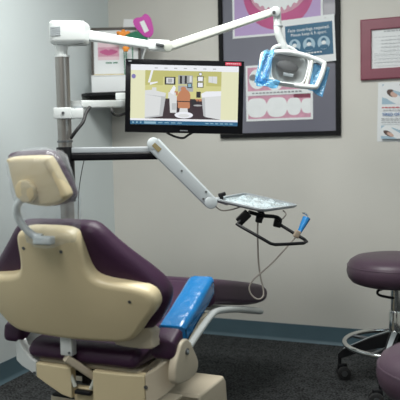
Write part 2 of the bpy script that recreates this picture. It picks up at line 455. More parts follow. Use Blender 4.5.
for k, (x0, x1) in enumerate([(.02, .24), (.055, .24), (.055, .22), (.055, .235), (.055, .20), (.02, .25), (.02, .21), (.02, .25), (.02, .2)]):
    bars(p, x0, x1, h*(.76-.075*k), .0035, M['palegrey'], 10+k)
p.build('body_text', t)

# sleep flyer
a = wall(376.5, 142); c = wall(378.5, 83); fh = c.z-a.z; fw = fh/1.294
t, p = sheet_thing('flyer', 'white paper flyer with photos of sleeping people, taped under the maroon certificate', 'flyer', a.x+.003, a.z, a.x+.003+fw, c.z, .0004, rot=-.02)
w, h = p.w, p.h; p.clip = (.02, .0, w-.012, h)
def sleeper(x0, y0, x1, y1, flip):
    p.clip = (x0, y0, x1, y1); p.shape(rect(x0, y0, x1, y1), M['pblue']); ww, hh = x1-x0, y1-y0
    p.shape(ell(x0+ww*.25, y0+hh*.75, ww*.33, hh*.42, rot=.4), M['paper'])
    p.shape(ell(x0+ww*.55, y0+hh*.2, ww*.55, hh*.33, rot=-.35), M['paper'])
    for fx, fy in ((.26, .50), (.58, .84)) if not flip else ((.2, .35),):
        p.shape(ell(x0+ww*(fx-.02), y0+hh*(fy+.05), ww*.135, hh*.17, rot=-.5), M['hairp'])
        p.shape(ell(x0+ww*(fx+.035), y0+hh*(fy-.02), ww*.095, hh*.125, rot=-.5), M['skin'])
    p.shape(ell(x0+ww*.62, y0+hh*.33, ww*.4, hh*.10, rot=-.45), M['pblue'])
    p.clip = None
sleeper(.022, h*.63, w-.012, h*.965, 0)
bars(p, .022, w-.02, h*.565, .006, M['redt'], 3); bars(p, .03, w-.04, h*.525, .004, M['ltgrey'], 4)
p.text('TIRED OF', .024, h*.435, .0215, M['bluet'], 'LEFT', .0004)
for k in range(3): bars(p, .022, w-.03, h*(.385-.035*k), .004, M['ltgrey'], 5+k)
sleeper(.022, h*.045, w-.012, h*.27, 1)
p.build('print', t)

# ------------------------------------------------------------------ corner shelf and what stands on it
SZ = P(104, 92.5, 3.98).z
t = thing('corner_shelf', 'thin black shelf fixed in the room corner left of the monitor', 'shelf', (WX, WY, SZ-.05))
so = [(WX, WY), (WX, WY-.34), (WX+.06, WY-.385), (WX+.30, WY-.36), (WX+.52, WY-.24), (WX+.52, WY)]
MB().slab(so, Matrix.Translation((0, 0, SZ-.016)), .016, .002).build('shelf_board', M['black'], t, smooth=False)
MB().slab([(WX+.03, WY-.01), (WX+.03, WY-.30), (WX+.30, WY-.30), (WX+.45, WY-.2), (WX+.45, WY-.01)], Matrix.Translation((0, 0, SZ-.052)), .036).build('shelf_drawer', M['black'], t, smooth=False)
bx = P(119, 92, 4.02); bx.z = SZ
mxb = Matrix.Translation(bx) @ Matrix.Rotation(YAW, 4, 'Z')
t = thing('white_box', 'plain white cardboard box on the black corner shelf under the picture frame', 'box', bx, YAW)
MB().box((0, .03, .046), (.300, .15, .092), mxb, bev=.003).build('carton', M['paper'], t)
MB().box((0, .03, .0945), (.304, .154, .005), mxb).build('lid', M['paper'], t, smooth=False)
fz = SZ+.097; K2 = .92; fw2, fh2 = .285, .283
fb = P(116.5, 76, 4.05); fb.z = fz
mxf = Matrix.Translation(fb) @ Matrix.Rotation(YAW, 4, 'Z') @ Matrix.Rotation(math.radians(-6), 4, 'X')
t = thing('picture_frame', 'small dark and gold picture frame with a lips photo standing on the white box', 'picture frame', fb, YAW)
def plate(mb, x0, z0, x1, z1, y0, y1, mx): mb.box(((x0+x1)/2, (y0+y1)/2, (z0+z1)/2), (x1-x0, abs(y1-y0), z1-z0), mx)
g = .014
for q in ((-fw2/2, 0, -fw2/2+g, fh2), (fw2/2-g, 0, fw2/2, fh2), (-fw2/2+g, fh2-g, fw2/2-g, fh2)):
    mb = MB(); plate(mb, *q, -.010, .010, mxf); mb.build('frame_rail', M['dwood'], t, smooth=False)
mb = MB(); plate(mb, -fw2/2+g, 0.001, fw2/2-g, g*.9, -.009, .010, mxf); mb.build('gold_rail', M['brass'], t, smooth=False)
mb = MB(); plate(mb, -fw2/2+g, g*.9, fw2/2-g, fh2-g, -.003, .006, mxf); mb.build('mat_board', M['paper'], t, smooth=False)
mxp = mxf @ Matrix(((1, 0, 0, 0), (0, 0, -1, -.0033), (0, 1, 0, 0), (0, 0, 0, 1)))
p = Print(mxp)
p.shape(rect(-.105, .095, .018, .205), M['palepink']); p.shape(rect(-.105, .115, .018, .17), M['rose'])
p.shape(catmull([(-.095, .142), (-.06, .158), (-.043, .152), (-.026, .158), (.012, .142), (-.043, .122)], 5), M['pink'])
p.shape(rect(-.060, .075, -.024, .082), M['green']); p.shape(rect(-.018, .075, .010, .082), M['green'])
p.build('print', t)
mb = MB(); mb.box((0, .035, .085), (.05, .006, .17), mxf @ Matrix.Rotation(math.radians(10), 4, 'X')); mb.build('easel_back', M['dwood'], t, smooth=False)
# craft flowers and cards at the frame's top right corner
def disc_at(px, py, d, tilt=0): # facing the room: x right, y up, z out
    return Matrix.Translation(P(px, py, d)) @ Matrix.Rotation(YAW, 4, 'Z') @ Matrix.Rotation(PI/2, 4, 'X') @ Matrix.Rotation(tilt, 4, 'Z')
def stem(mx, x, y, name, mt, parent, px):
    e = P(px, 76, 3.985); e.z = fz; a_ = mx @ Vector((x, y, 0)); MB().tube([a_, a_*.4+e*.6, e], .0032, 8, 4).build(name, mt, parent)
mx = disc_at(131, 50, 4.12, -.05)
t = thing('white_card', 'white note card with a faint pencil drawing standing behind the flowers on the frame', 'card', mx.translation)
MB().slab(rect(-.047, -.158, .075, .178), mx, .0015).build('sheet', M['paper'], t, smooth=False)
p = Print(mx @ Matrix.Translation((0, 0, .0018)))
q = ell(.012, .088, .036, .042, 20, 300); o = [Vector(v) for v in q]
p.shape([tuple(v) for v in o]+[tuple(v) for v in offset2(o, .003)[::-1]], M['ltgrey'])
p.build('pencil_drawing', t)
def flower_mesh(mx, n, r, th):
    o = []
    for k in range(n*8):
        a = 2*PI*k/(n*8); rr = r*(.72+.28*abs(math.cos(n*a/2))); o.append((rr*math.cos(a), rr*math.sin(a)))
    return MB().slab(o, mx, th, th*.45, 3)
mx = disc_at(123.5, 36.5, 3.99)
t = thing('orange_flower', 'orange artificial flower with ruffled petals above the picture frame', 'flower', mx.translation)
flower_mesh(mx @ Matrix.Translation((0, 0, -.006)) @ Matrix.Scale(1.3, 4, (1, 0, 0)), 8, .040, .018).build('petals', M['orange'], t)
MB().lathe([(.0, .016), (.009, .014), (.014, .004), (.013, -.002)], mx @ Vector((0, 0, .007)), mx.to_3x3() @ Vector((0, 0, 1)), 16).build('flower_centre', M['orange'], t)
stem(mx, 0, -.02, 'stem', M['green'], t, 125)
mx = disc_at(126, 48.5, 3.985)
t = thing('small_orange_bloom', 'small pale orange bloom hanging below the larger orange flower in front of the frame', 'flower', mx.translation)
flower_mesh(mx, 6, .021, .012).build('petals', M['orange'], t); stem(mx, 0, -.01, 'stem', M['green'], t, 127)
mx = disc_at(138, 36, 3.97, -.12)
t = thing('green_leaf', 'dark green felt leaf between the orange flower and magenta tag', 'leaf', mx.translation)
MB().slab(catmull([(-.074, -.012), (-.034, .018), (.011, .027), (.056, .011), (.074, -.022), (.034, -.032), (-.022, -.032)], 5), mx, .006, .002).build('leaf_blade', M['green'], t)
stem(mx, -.03, -.025, 'stem', M['green'], t, 133)
mx = disc_at(144.5, 26, 3.96, .42)
t = thing('magenta_tag', 'magenta heart shaped card tag with a white sticker at the top of the frame', 'tag', mx.translation)
MB().slab(catmull([(x*K2, y*K2) for x, y in [(-.028, .066), (-.050, .056), (-.056, .025), (-.044, -.02), (-.026, -.060), (.005, -.076), (.036, -.055), (.050, -.01), (.054, .035), (.036, .064), (.005, .058)]], 5), mx, .006, .002).build('card', M['magenta'], t)
MB().slab(rect(-.016, -.036, .011, .030), mx @ Matrix.Translation((0, 0, .0062)), .0008).build('sticker', M['paper'], t, smooth=False)
stem(mx, 0, -.06, 'stick', M['white'], t, 138)

# ------------------------------------------------------------------ post with lamp head housing
P_near = P
def P(px, py, d): return P_near(px, py, d*1.07)
PD = 2.75
pc = P(65.3, 150, PD); PX, PY = pc.x, pc.y
def pz(y): # height on the post seen at image row y
    r = ray(65, y); q = Vector((PX, PY, 0)); k = q.xy.length/r.xy.length; return CAM.z+r.z*k
def on_post(y): return Vector((PX, PY, pz(y)))
t = thing('equipment_post', 'tall steel equipment post with a white rounded cap housing left of the monitor', 'post', (PX, PY, 0))
PR = .029
MB().cyl((PX, PY, .04), (PX, PY, pz(55)), PR, seg=32).build('steel_tube', M['steel'], t)
MB().cyl((PX, PY, 0), (PX, PY, .04), .12, .11, seg=40, bev=.008).build('floor_flange', M['cream'], t)
MB().lathe([(PR+.002, 0), (PR+.002, .010), (.023, .012), (.023, .03), (.028, .045), (.028, .06)], (PX, PY, pz(57.5)), seg=32).build('neck', M['white'], t)
MB().lathe([(PR+.001, 0), (PR+.004, .001), (PR+.004, .008), (PR+.001, .009)], (PX, PY, pz(142.5)), seg=32).build('ring', M['dsteel'], t)
MB().lathe([(PR+.001, -.23), (PR+.008, -.23), (PR+.008, -.002), (PR+.001, 0)], (PX, PY, pz(147)), seg=32).build('sleeve', M['black'], t)
# housing: rounded box pointing along the swing arm
e = P(96, 33, 2.70); dirh = Vector((e.x-PX, e.y-PY, 0)).normalized(); angh = math.atan2(dirh.y, dirh.x)
zt, zb_ = pz(21.5), pz(45.5)
mxh = Matrix.Translation((PX, PY, zb_)) @ Matrix.Rotation(angh, 4, 'Z') @ Matrix.Translation((.008, 0, 0))
hh = zt-zb_
ol = catmull([(-.050, -.022), (-.044, -.042), (-.02, -.050), (.03, -.049), (.095, -.042), (.104, -.03), (.104, .03), (.095, .042), (.03, .049), (-.02, .050), (-.044, .042), (-.050, .022)], 4)
hs = MB().slab(ol, mxh, hh, .016, 5, .02, dome=lambda x, y, f, T_: f*T_*(1-.06*(x+.05)/.15)+(1-f)*.012*max(0, min(1, (x+.05)/.15))*.0).build('cap_housing', M['white'], t)
mb = MB(); yl = -.0535
for k in range(5): mb.box((-.016, yl+.0035, .036+k*.0075), (.042, .006, .0056), mxh)
mb.build('grille_label', M['lgrey'], hs, smooth=False)

# ------------------------------------------------------------------ lamp on its two arms
LD = 2.72
t = thing('dental_lamp', 'white jointed dental operating lamp reaching over the monitor with blue film on its handles', 'lamp', (PX, PY, zb_))
def bar(name, pts_w, w0, h0, mt, parent, w1=None, h1=None, r=.006):
    """straight arm of rounded rectangular section between two points"""
    a_, b_ = pts_w; d = (b_-a_); L = d.length; d.normalize(); z = Vector((0, 0, 1)); y = (z-d*z.dot(d)).normalized(); x = d.cross(y)
    w1 = (w1 or w0)*1.06; h1 = (h1 or h0)*1.06; w0 *= 1.06; h0 *= 1.06
    def sec(w, h):
        o = []
        for cx_, cy_, a0 in ((w/2-r, h/2-r, 0), (-w/2+r, h/2-r, 90), (-w/2+r, -h/2+r, 180), (w/2-r, -h/2+r, 270)):
            for k in range(5): q = math.radians(a0+22.5*k); o.append((cx_+r*math.cos(q), cy_+r*math.sin(q)))
        return o
    vs = [a_+x*p[0]+y*p[1] for p in sec(w0, h0)]+[b_+x*p[0]+y*p[1] for p in sec(w1, h1)]; N = 20
    fs = [(k, (k+1) % N, N+(k+1) % N, N+k) for k in range(N)]+[tuple(range(N))[::-1], tuple(range(N, 2*N))]
    return MB().add(vs, fs).build(name, mt, parent)
j1 = P(156, 46, 2.74); j0 = P(87.5, 35.5, 2.74)
bar('swing_arm', (j0, j1), .038, .040, M['white'], t, .036, .030)
# elbow
eb = MB(); bar('elbow_housing', (P(149, 45.2, 2.74), P(169, 46.3, 2.74)), .042, .044, M['white'], t, r=.008)
MB().box((0, 0, 0), (.034, .02, .010), Matrix.Translation(P(160, 45, 2.712)) @ Matrix.Rotation(YAW, 4, 'Z') @ Matrix.Rotation(.25, 4, 'Y'), .001).build('elbow_latch', M['dsteel'], t)
j2 = P(170, 47, 2.74); j3 = P(276, 11, 2.72)
MB().cyl(P(168, 46.5, 2.715), P(168, 46.5, 2.765), .021, seg=24, bev=.004).build('elbow_joint', M['white2'], t)
bar('spring_arm', (P(166, 48, 2.74), j3), .036, .032, M['white2'], t, .030, .027)
MB().cyl(P(275.5, 11.5, 2.69), P(275.5, 11.5, 2.75), .021, seg=24, bev=.004).build('wrist_joint', M['white'], t)
MB().cyl(P(274, 12.5, 2.684), P(274, 12.5, 2.69), .007, seg=12).build('wrist_screw', M['dsteel'], t)
MB().tube([P(277, 12, 2.72), P(277.5, 22, 2.72), P(278, 32, 2.72), P(281, 40, 2.725), P(285, 48, 2.73), P(291, 56, 2.75)], .019, 16, 4, flat=.85,
          radii=None).build('drop_neck', M['white'], t)
MB().cyl(P(278, 26, 2.72), P(278, 27, 2.72), .0205, seg=20).build('neck_ring', M['lgrey'], t)
# head: shell with a dished reflector looking toward the chair, down and toward us
lc = P(289, 69.5, 2.70)
mxl = Matrix.Translation(lc) @ Matrix.Rotation(YAW-.06, 4, 'Z') @ Matrix.Rotation(math.radians(9), 4, 'Y') @ Matrix.Rotation(math.radians(90-20), 4, 'X') @ Matrix.Scale(1.0, 4)
# local: x right, y up, z toward the viewer and down
def lring(sx, sy, z, n=48, pw=4.5, tap=.10, cx=0, cy=0):
    o = []
    for k in range(n):
        a = 2*PI*k/n; c, s_ = math.cos(a), math.sin(a)
        x = sx*math.copysign(abs(c)**(2/pw), c); y = sy*math.copysign(abs(s_)**(2/pw), s_)
        x *= 1+tap*(y/sy); o.append(mxl @ Vector((x+cx, y+cy, z)))
    return o
def rings(mb, rs, n=48, close_end=True):
    vs = []; fs = []
    for r_ in rs: vs += r_
    for j in range(len(rs)-1):
        for k in range(n): fs.append((j*n+k, j*n+(k+1) % n, (j+1)*n+(k+1) % n, (j+1)*n+k))
    if close_end: fs.append(tuple(range((len(rs)-1)*n, len(rs)*n)))
    return mb.add(vs, fs)
def L(x, y, z): return mxl @ Vector((x, y, z))
sx, sy = .080, .070
hd = rings(MB(), [lring(sx*.90, sy*.87, .005), lring(sx*.95, sy*.94, .008), lring(sx, sy, 0), lring(sx*.99, sy*.99, -.014), lring(sx*.9, sy*.9, -.035), lring(sx*.7, sy*.72, -.058), lring(sx*.4, sy*.4, -.07)]).build('lamp_head', M['white'], t)
rings(MB(), [lring(sx*.905, sy*.875, .004), lring(sx*.84, sy*.80, -.012, pw=3.5), lring(sx*.62, sy*.60, -.03, pw=3), lring(sx*.35, sy*.35, -.044, pw=2.4)]).build('reflector', M['mirror'], hd)
MB().poly(lring(sx*.885, sy*.85, .0045)).build('clear_cover', M['lens'], hd, smooth=False)
MB().slab(catmull([(-.052, .012), (-.045, .036), (-.01, .044), (.03, .03), (.036, .008), (.012, -.006), (-.02, -.004)], 4), mxl @ Matrix.Translation((0, 0, -.024)), .022, .006).build('bulb_shield', M['black'], hd)
MB().cyl(L(-.02, -.012, -.02), L(.022, -.014, -.02), .008, seg=14).build('bulb', M['lgrey'], hd)
MB().tube([L(*v) for v in ((-.075, .060, -.012), (-.078, .082, .0), (-.055, .098, .006), (-.01, .100, 0), (.03, .085, -.012), (.05, .068, -.02))], .0075, 10, 5).build('top_loop', M['white'], hd)
MB().tube([L(*v) for v in ((-.07, .066, .004), (-.02, .073, .010), (.04, .070, .010), (.095, .060, .008), (.136, .046, .008), (.141, .034, .008), (.135, -.01, .008), (.122, -.056, .008), (.114, -.067, .008), (.08, -.070, .008), (.03, -.070, .006))], .0105, 12, 5).build('handle', M['white'], hd)
MB().tube([L(*v) for v in ((.090, .060, .004), (.086, .0, .006), (.078, -.066, .004))], .007, 10, 4).build('handle_post', M['white2'], hd)
MB().tube([L(*v) for v in ((-.07, .050, .0), (-.105, .052, .012), (-.118, .035, .016), (-.112, -.045, .016), (-.095, -.060, .012), (-.065, -.056, 0))], .0085, 10, 5).build('handle', M['white2'], hd)
def drape(pts, mt, name, parent, jit=.005, nu=10, nv=8, seed=1):
    """thin wrinkled sheet of film spanned by four corners, with a little thickness"""
    r = random.Random(seed); a_, b_, c_, d_ = pts; vs = []; n = (b_-a_).cross(d_-a_).normalized()
    for j in range(nv+1):
        for i in range(nu+1):
            u, v = i/nu, j/nv; q = (a_*(1-u)+b_*u)*(1-v)+(d_*(1-u)+c_*u)*v
            vs.append(q+n*(jit*math.sin(u*9+v*4+seed)+r.uniform(-jit, jit)*.5))
    fs = [(j*(nu+1)+i, j*(nu+1)+i+1, (j+1)*(nu+1)+i+1, (j+1)*(nu+1)+i) for j in range(nv) for i in range(nu)]
    o = MB().add(vs, fs).build(name, mt, parent); sdf = o.modifiers.new('thick', 'SOLIDIFY'); sdf.thickness = .0006; return o
drape([L(-.112, .055, .034), L(-.072, .070, .02), L(-.078, -.085, .02), L(-.130, -.080, .03)], M['bluec'], 'barrier_film', hd, seed=2)
drape([L(-.125, .05, .002), L(-.085, .066, .0), L(-.085, -.08, .0), L(-.135, -.08, .004)], M['bluec'], 'barrier_film', hd, seed=5)
drape([L(-.135, -.055, .022), L(-.03, -.066, .016), L(-.04, -.100, .020), L(-.125, -.102, .026)], M['bluec'], 'barrier_film', hd, seed=3)
drape([L(.100, .045, -.008), L(.168, .034, -.004), L(.148, -.105, .002), L(.088, -.075, -.004)], M['bluec'], 'barrier_film', hd, seed=4)

# ------------------------------------------------------------------ monitor
MD = 2.92
mw, mh = .528, .324
mc = P(184.4, 96.7, MD)
mxm = Matrix.Translation(mc) @ Matrix.Rotation(YAW+.02, 4, 'Z') @ Matrix.Rotation(math.radians(90), 4, 'X') @ Matrix.Rotation(ROLL-.020+.021-.021+.0, 4, 'Z')
t = thing('monitor', 'black flat screen monitor showing a photo of a dental room in a web page', 'monitor', mc)
cas = MB().slab(catmull(rect(-mw/2, -mh/2, mw/2, mh/2), 1), mxm @ Matrix.Translation((0, 0, -.035)), .035, .004, 3)
cas.build('casing', M['blackg'], t)
MB().box((0, 0, -.045), (.30, .2, .03), mxm, .01).build('back_cover', M['black'], t)
sw, sh = .480, .264; oy = .006
MB().slab(rect(-sw/2, -sh/2+oy, sw/2, sh/2+oy), mxm @ Matrix.Translation((0, 0, .0002)), .0006).build('screen', SC['side'], t, smooth=False)
sc_ = [c for c in t.children if c.name.startswith('screen')][0]
p = Print(mxm @ Matrix.Translation((-sw/2, -sh/2+oy, .001)))
# shapes use u,v in 0..1 of the screen (v up)
def q_(pts, m): p.shape([(u*sw, v*sh) for u, v in pts], SC[m])
def r_(u0, v0, u1, v1, m): q_(rect(u0, v0, u1, v1), m)
r_(0, .905, 1, 1, 'white')
for k in range(7): r_(.22+.09*k, .94, .25+.09*k, .955, 'grey')
r_(0, .065, 1, .10, 'white')
r_(0, 0, 1, .065, 'bar'); 
for k in range(3): r_(.02+.035*k, .02, .035+.035*k, .045, 'barl')
r_(.13, .012, .24, .05, 'barl')
for k in range(4): r_(.26+.06*k, .025, .30+.06*k, .04, 'barl')
for k in range(6): r_(.70+.045*k, .025, .73+.045*k, .04, 'barl')
q_(ell(.028, .80, .02, .038), 'purple')
# photo in the page
r_(.135, .10, .84, .905, 'yellow'); r_(.135, .66, .84, .905, 'wall2'); r_(.30, .44, .70, .80, 'yellow')
q_([(.135, .10), (.84, .10), (.70, .44), (.30, .44)], 'floor')
q_([(.135, .10), (.30, .14), (.33, .50), (.135, .56)], 'cab2'); q_([(.135, .12), (.27, .16), (.285, .46), (.135, .50)], 'cab'); q_([(.135, .50), (.32, .47), (.33, .53), (.20, .58), (.135, .57)], 'cab')
q_([(.84, .10), (.70, .14), (.66, .50), (.84, .56)], 'cab'); q_([(.66, .47), (.84, .50), (.84, .58), (.70, .57), (.655, .53)], 'white'); q_([(.66, .46), (.68, .16), (.70, .14), (.69, .46)], 'cab2')
r_(.20, .52, .24, .62, 'cab'); q_([(.18, .66), (.25, .70), (.25, .72), (.18, .70)], 'white'); q_([(.16, .70), (.19, .905), (.21, .905), (.18, .70)], 'white')
r_(.315, .67, .415, .80, 'dark'); r_(.33, .69, .40, .785, 'cab'); r_(.345, .705, .385, .77, 'grey')
r_(.44, .68, .575, .83, 'wb'); r_(.455, .69, .475, .82, 'dark'); r_(.50, .69, .52, .82, 'dark'); r_(.545, .72, .565, .82, 'cab')
r_(.44, .56, .58, .66, 'grey'); r_(.525, .62, .57, .70, 'dark'); r_(.532, .635, .563, .69, 'barl')
q_(ell(.645, .855, .017, .03), 'dark'); q_(ell(.645, .855, .013, .022), 'white')
r_(.615, .73, .675, .82, 'dark'); r_(.622, .74, .668, .81, 'white'); r_(.615, .63, .675, .72, 'dark'); r_(.622, .64, .668, .71, 'white')
q_([(.72, .72), (.80, .70), (.80, .82), (.72, .82)], 'cab'); r_(.755, .71, .758, .82, 'cab2')
r_(.36, .50, .44, .56, 'orange')
q_(catmull([(.44, .36), (.43, .46), (.455, .55), (.49, .60), (.53, .58), (.555, .50), (.55, .38), (.545, .28), (.45, .28)], 4), 'orange')
r_(.448, .30, .543, .40, 'orange'); q_(ell(.49, .605, .025, .035), 'orange'); r_(.42, .385, .57, .40, 'dark'); q_(ell(.497, .455, .028, .05), 'orange')
q_([(.37, .20), (.43, .20), (.43, .48), (.36, .48)], 'cab'); r_(.35, .44, .42, .54, 'cab'); r_(.385, .25, .425, .36, 'cab2'); q_([(.36, .54), (.40, .66), (.42, .62), (.40, .50)], 'white')
q_([(.45, .17), (.54, .17), (.53, .28), (.46, .28)], 'cab'); q_(ell(.497, .165, .085, .055), 'white'); q_(ell(.497, .155, .05, .03), 'cab')
r_(.60, .40, .66, .44, 'orange'); r_(.61, .46, .65, .56, 'dark'); r_(.625, .34, .632, .42, 'dark'); r_(.57, .32, .61, .42, 'dark'); q_(ell(.625, .33, .04, .015), 'grey')
p.mb.build('web_page', p.mats, sc_, smooth=False)
MB().slab(rect(.180, mh/2-.020, .250, mh/2-.006), mxm, .0008).build('red_label', M['redlab'], t, smooth=False)
lb = Print(mxm @ Matrix.Translation((0, 0, .001)))
lm = Print(mxm @ Matrix.Translation((0, 0, .0003)))
for k in range(7): lb.shape(rect(.185+k*.009, mh/2-.014, .191+k*.009, mh/2-.011), M['palepink'])
lb.build('label_text', t)
lm.shape(rect(-.252, mh/2-.012, -.238, mh/2-.008), M['lgrey']); lm.build('top_mark', t)
lm = Print(mxm @ Matrix.Translation((0, 0, .0003))); lm.shape(rect(-.018, -mh/2+.009, .018, -mh/2+.013), M['midgrey']); lm.build('badge', t)
MB().tube([mxm @ Vector(v) for v in ((-.09, -mh/2+.01, -.03), (-.05, -mh/2-.012, -.03), (-.005, -mh/2-.022, -.025), (.02, -mh/2-.008, -.03), (.05, -mh/2+.01, -.03))], .005, 8, 5).build('cable', M['rubber'], t)

# monitor arm on the post
za = pz(113.5)
t = thing('monitor_mount', 'white monitor mount clamped to the steel post with a black cable below it', 'monitor arm', (PX, PY, za))
cl = MB(); mxc = Matrix.Translation((PX, PY, za)) @ Matrix.Rotation(YAW, 4, 'Z')
cl.box((-.030, 0, 0), (.012, .075, .046), mxc, .003); cl.box((.030, 0, 0), (.012, .075, .046), mxc, .003); cl.box((0, -.034, 0), (.072, .012, .046), mxc, .003); cl.box((0, .034, 0), (.072, .012, .046), mxc, .003)
cl.box((.058, 0, -.002), (.05, .05, .040), mxc, .003)
cl.build('clamp', M['white'], t)
MB().cyl(mxc @ Vector((0.004, -.0405, 0)), mxc @ Vector((.004, -.044, 0)), .006, seg=14).build('clamp_screw', M['dsteel'], t)
z2 = (P(100, 104.5, 2.76)).z
a_ = P(76, 104.5, 2.75); b_ = P(150, 103.5, 3.14)
bar('swing_arm', (a_, b_), .06, .030, M['white'], t, r=.005)
MB().cyl(mxc @ Vector((.06, 0, .0)), Vector((mxc @ Vector((.06, 0, 0)))+Vector((0, 0, .03))), .02, seg=20).build('pivot', M['grey'], t)
MB().box((0, 0, 0), (.05, .05, .032), Matrix.Translation(P(121.5, 96.5, 3.02)) @ Matrix.Rotation(YAW, 4, 'Z'), .004).build('joint_block', M['white'], t)
bk = P(176, 100, 3.03)
MB().box((0, 0, 0), (.12, .012, .12), Matrix.Translation(mxm @ Vector((0, 0, -.068))) @ Matrix.Rotation(YAW+.02, 4, 'Z'), .002).build('mount_plate', M['black'], t)
bar('rear_link', (b_+Vector((0, 0, 0)), mxm @ Vector((0, 0, -.085))), .04, .03, M['black'], t)
cb = MB(); cb.tube([P(90, 107, 2.76), P(86, 113, 2.74), P(83, 122, 2.71), P(76, 131, 2.70), P(71, 138, 2.715)], .0075, 10, 5); cb.build('cable', M['rubber'], t)
MB().tube([P(111, 108, 2.80), P(113, 113.5, 2.80), P(119, 115.5, 2.92), P(128, 112, 3.0), P(135, 108, 3.05)], .0065, 10, 5).build('cable', M['rubber'], t)

# ------------------------------------------------------------------ tray arm
zb1 = pz(153.5)
t = thing('delivery_unit', 'black and silver jointed delivery arm holding the instrument tray below the monitor', 'tray arm', (PX, PY, zb1))
AD = 2.72
a_ = Vector((PX, PY, pz(150.5))); b_ = P(157.5, 149.5, AD)
dv = (b_-a_).normalized()
bar('upper_rail', (a_+dv*.034, b_), .05, .024, M['grey'], t, r=.005)
a2 = Vector((PX, PY, pz(157))); b2 = P(158, 155.5, AD)
bar('lower_rail', (a2+dv*.034, b2), .058, .030, M['blackg'], t, r=.008)
# angled spring arm
k0, k1 = P(153.5, 144, AD-.045), P(211, 202.5, AD-.045)
bar('spring_arm', (k0, k1), .034, .058, M['silver'], t, .030, .050, r=.007)
dk = (k1-k0).normalized()
ea, eb_ = k0+Vector((0, 0, 0)), k1
cv = -F
for c_, nm in ((k0, 'shoulder_joint'), (k1, 'wrist_joint')):
    MB().cyl(c_-cv*.018, c_+cv*.018, .026, seg=28, bev=.004).build(nm, M['silver'], t)
MB().cyl(k0-cv*.07, k0-cv*.018, .018, seg=20).build('shoulder_pin', M['dsteel'], t)
up = Vector((0, 0, 1)); nrm = dk.cross(cv).normalized()
def on_arm(s_, o_, lift): return k0+dk*s_+nrm*o_+cv*(.0172+lift)
pl = MB(); 
def quadbox(s0, s1, o0, o1, l0, l1, mb): 
    vs = [on_arm(s_, o_, l_) for l_ in (l0, l1) for s_, o_ in ((s0, o0), (s1, o0), (s1, o1), (s0, o1))]
    mb.add(vs, [(0, 1, 2, 3), (4, 5, 6, 7), (0, 1, 5, 4), (1, 2, 6, 5), (2, 3, 7, 6), (3, 0, 4, 7)])
quadbox(.002, .040, -.012, .010, 0, .0018, pl); pl.build('brass_plate', M['gold'], t, smooth=False)
for s_, o_ in ((.16, -.005), (.303, .012), (.29, -.016)):
    MB().cyl(on_arm(s_, o_, 0), on_arm(s_, o_, .002), .0045, seg=12).build('screw', M['dsteel'], t)
cvz = MB(); quadbox(.145, .20, -.020, .020, 0, .001, cvz); 
# knob + wrist
w0 = P(211, 202.5, AD-.03); 
MB().tube([P(212, 201, AD-.03), P(218, 200, AD-.01), P(228, 203, AD)], .011, 12, 4).build('wrist_link', M['silver'], t)
MB().cyl(P(221.5, 200, AD-.01), P(221.5, 196, AD-.01), .008, seg=14).build('knob_stem', M['black'], t)
kb = MB().box((0, 0, 0), (.032, .022, .016), Matrix.Translation(P(222, 194.5, AD-.01)) @ Matrix.Rotation(YAW, 4, 'Z') @ Matrix.Rotation(-.25, 4, 'Y'), .004).build('brake_knob', M['black'], t)
# tray carrier: pan underneath and the handle frame
def tz(px, py, z):
    r = ray(px, py); return CAM+r*((z-H)/r.z)
# corners of tray on a slightly tilted plane, listed round the rim
TR = [P(213, 199.5, 2.70), P(245, 193.5, 2.98), P(299.5, 206, 2.88), P(263, 211, 2.62)]
tc = sum(TR, Vector())/4
un = (TR[2]-TR[0]).cross(TR[1]-TR[3]).normalized()
if un.z < 0: un = -un
MB().tube([tc+un*-.012, P(262, 214, 2.76), P(258, 221, 2.76)], .012, 12, 3).build('carrier_stem', M['black'], t)
MB().tube([P(228, 203, 2.72), P(245, 207, 2.76), P(262, 211, 2.77)], .010, 12, 3, flat=.6).build('carrier_bar', M['dsteel'], t)
bk_ = MB().tube([P(249, 212, 2.72), P(262, 215.5, 2.74), P(276, 217, 2.76), P(281, 221, 2.76)], .012, 10, 4, flat=.7); bk_.build('carrier_yoke', M['black'], t)
def block(px, py, d, s_, ry, rz=0): return MB().box((0, 0, 0), s_, Matrix.Translation(P(px, py, d)) @ Matrix.Rotation(YAW+rz, 4, 'Z') @ Matrix.Rotation(ry, 4, 'Y'), .004)
block(243.5, 217.5, 2.70, (.058, .032, .036), -.75).build('handle_bracket', M['black'], t)
block(277.5, 223, 2.78, (.032, .028, .036), .25).build('handle_bracket', M['black'], t)
block(259, 219.5, 2.74, (.028, .03, .026), .2).build('hose_block', M['black'], t)
hf = MB().tube([P(279, 224, 2.78), P(292, 232, 2.76), P(304.5, 239.5, 2.74), P(306.5, 241.5, 2.72), P(303.5, 243.2, 2.69), P(289, 244.0, 2.66), P(275, 244.6, 2.63), P(270.5, 243.5, 2.62), P(255, 234.5, 2.64), P(240, 226, 2.66), P(237, 224.4, 2.67), P(240.5, 221, 2.68)], .0068, 10)
hf.build('handle_frame', M['black'], t)
MB().tube([P(215, 206, AD-.03), P(222, 210.5, AD-.02), P(232, 209.5, 2.70), P(240, 207, 2.70)], .0028, 8, 5).build('cable', M['tube'], t)
MB().tube([P(283, 210.5, 2.78), P(286, 214, 2.77), P(283, 218.5, 2.77), P(280, 220, 2.77)], .0028, 8, 5).build('cable', M['tube'], t)

MB().tube([P(84, 160.5, 2.70), P(82, 170, 2.69), P(80, 182, 2.69), P(78.5, 198, 2.70), P(78, 230, 2.72)], .0018, 8, 4).build('thin_cord', M['rubber'], t)
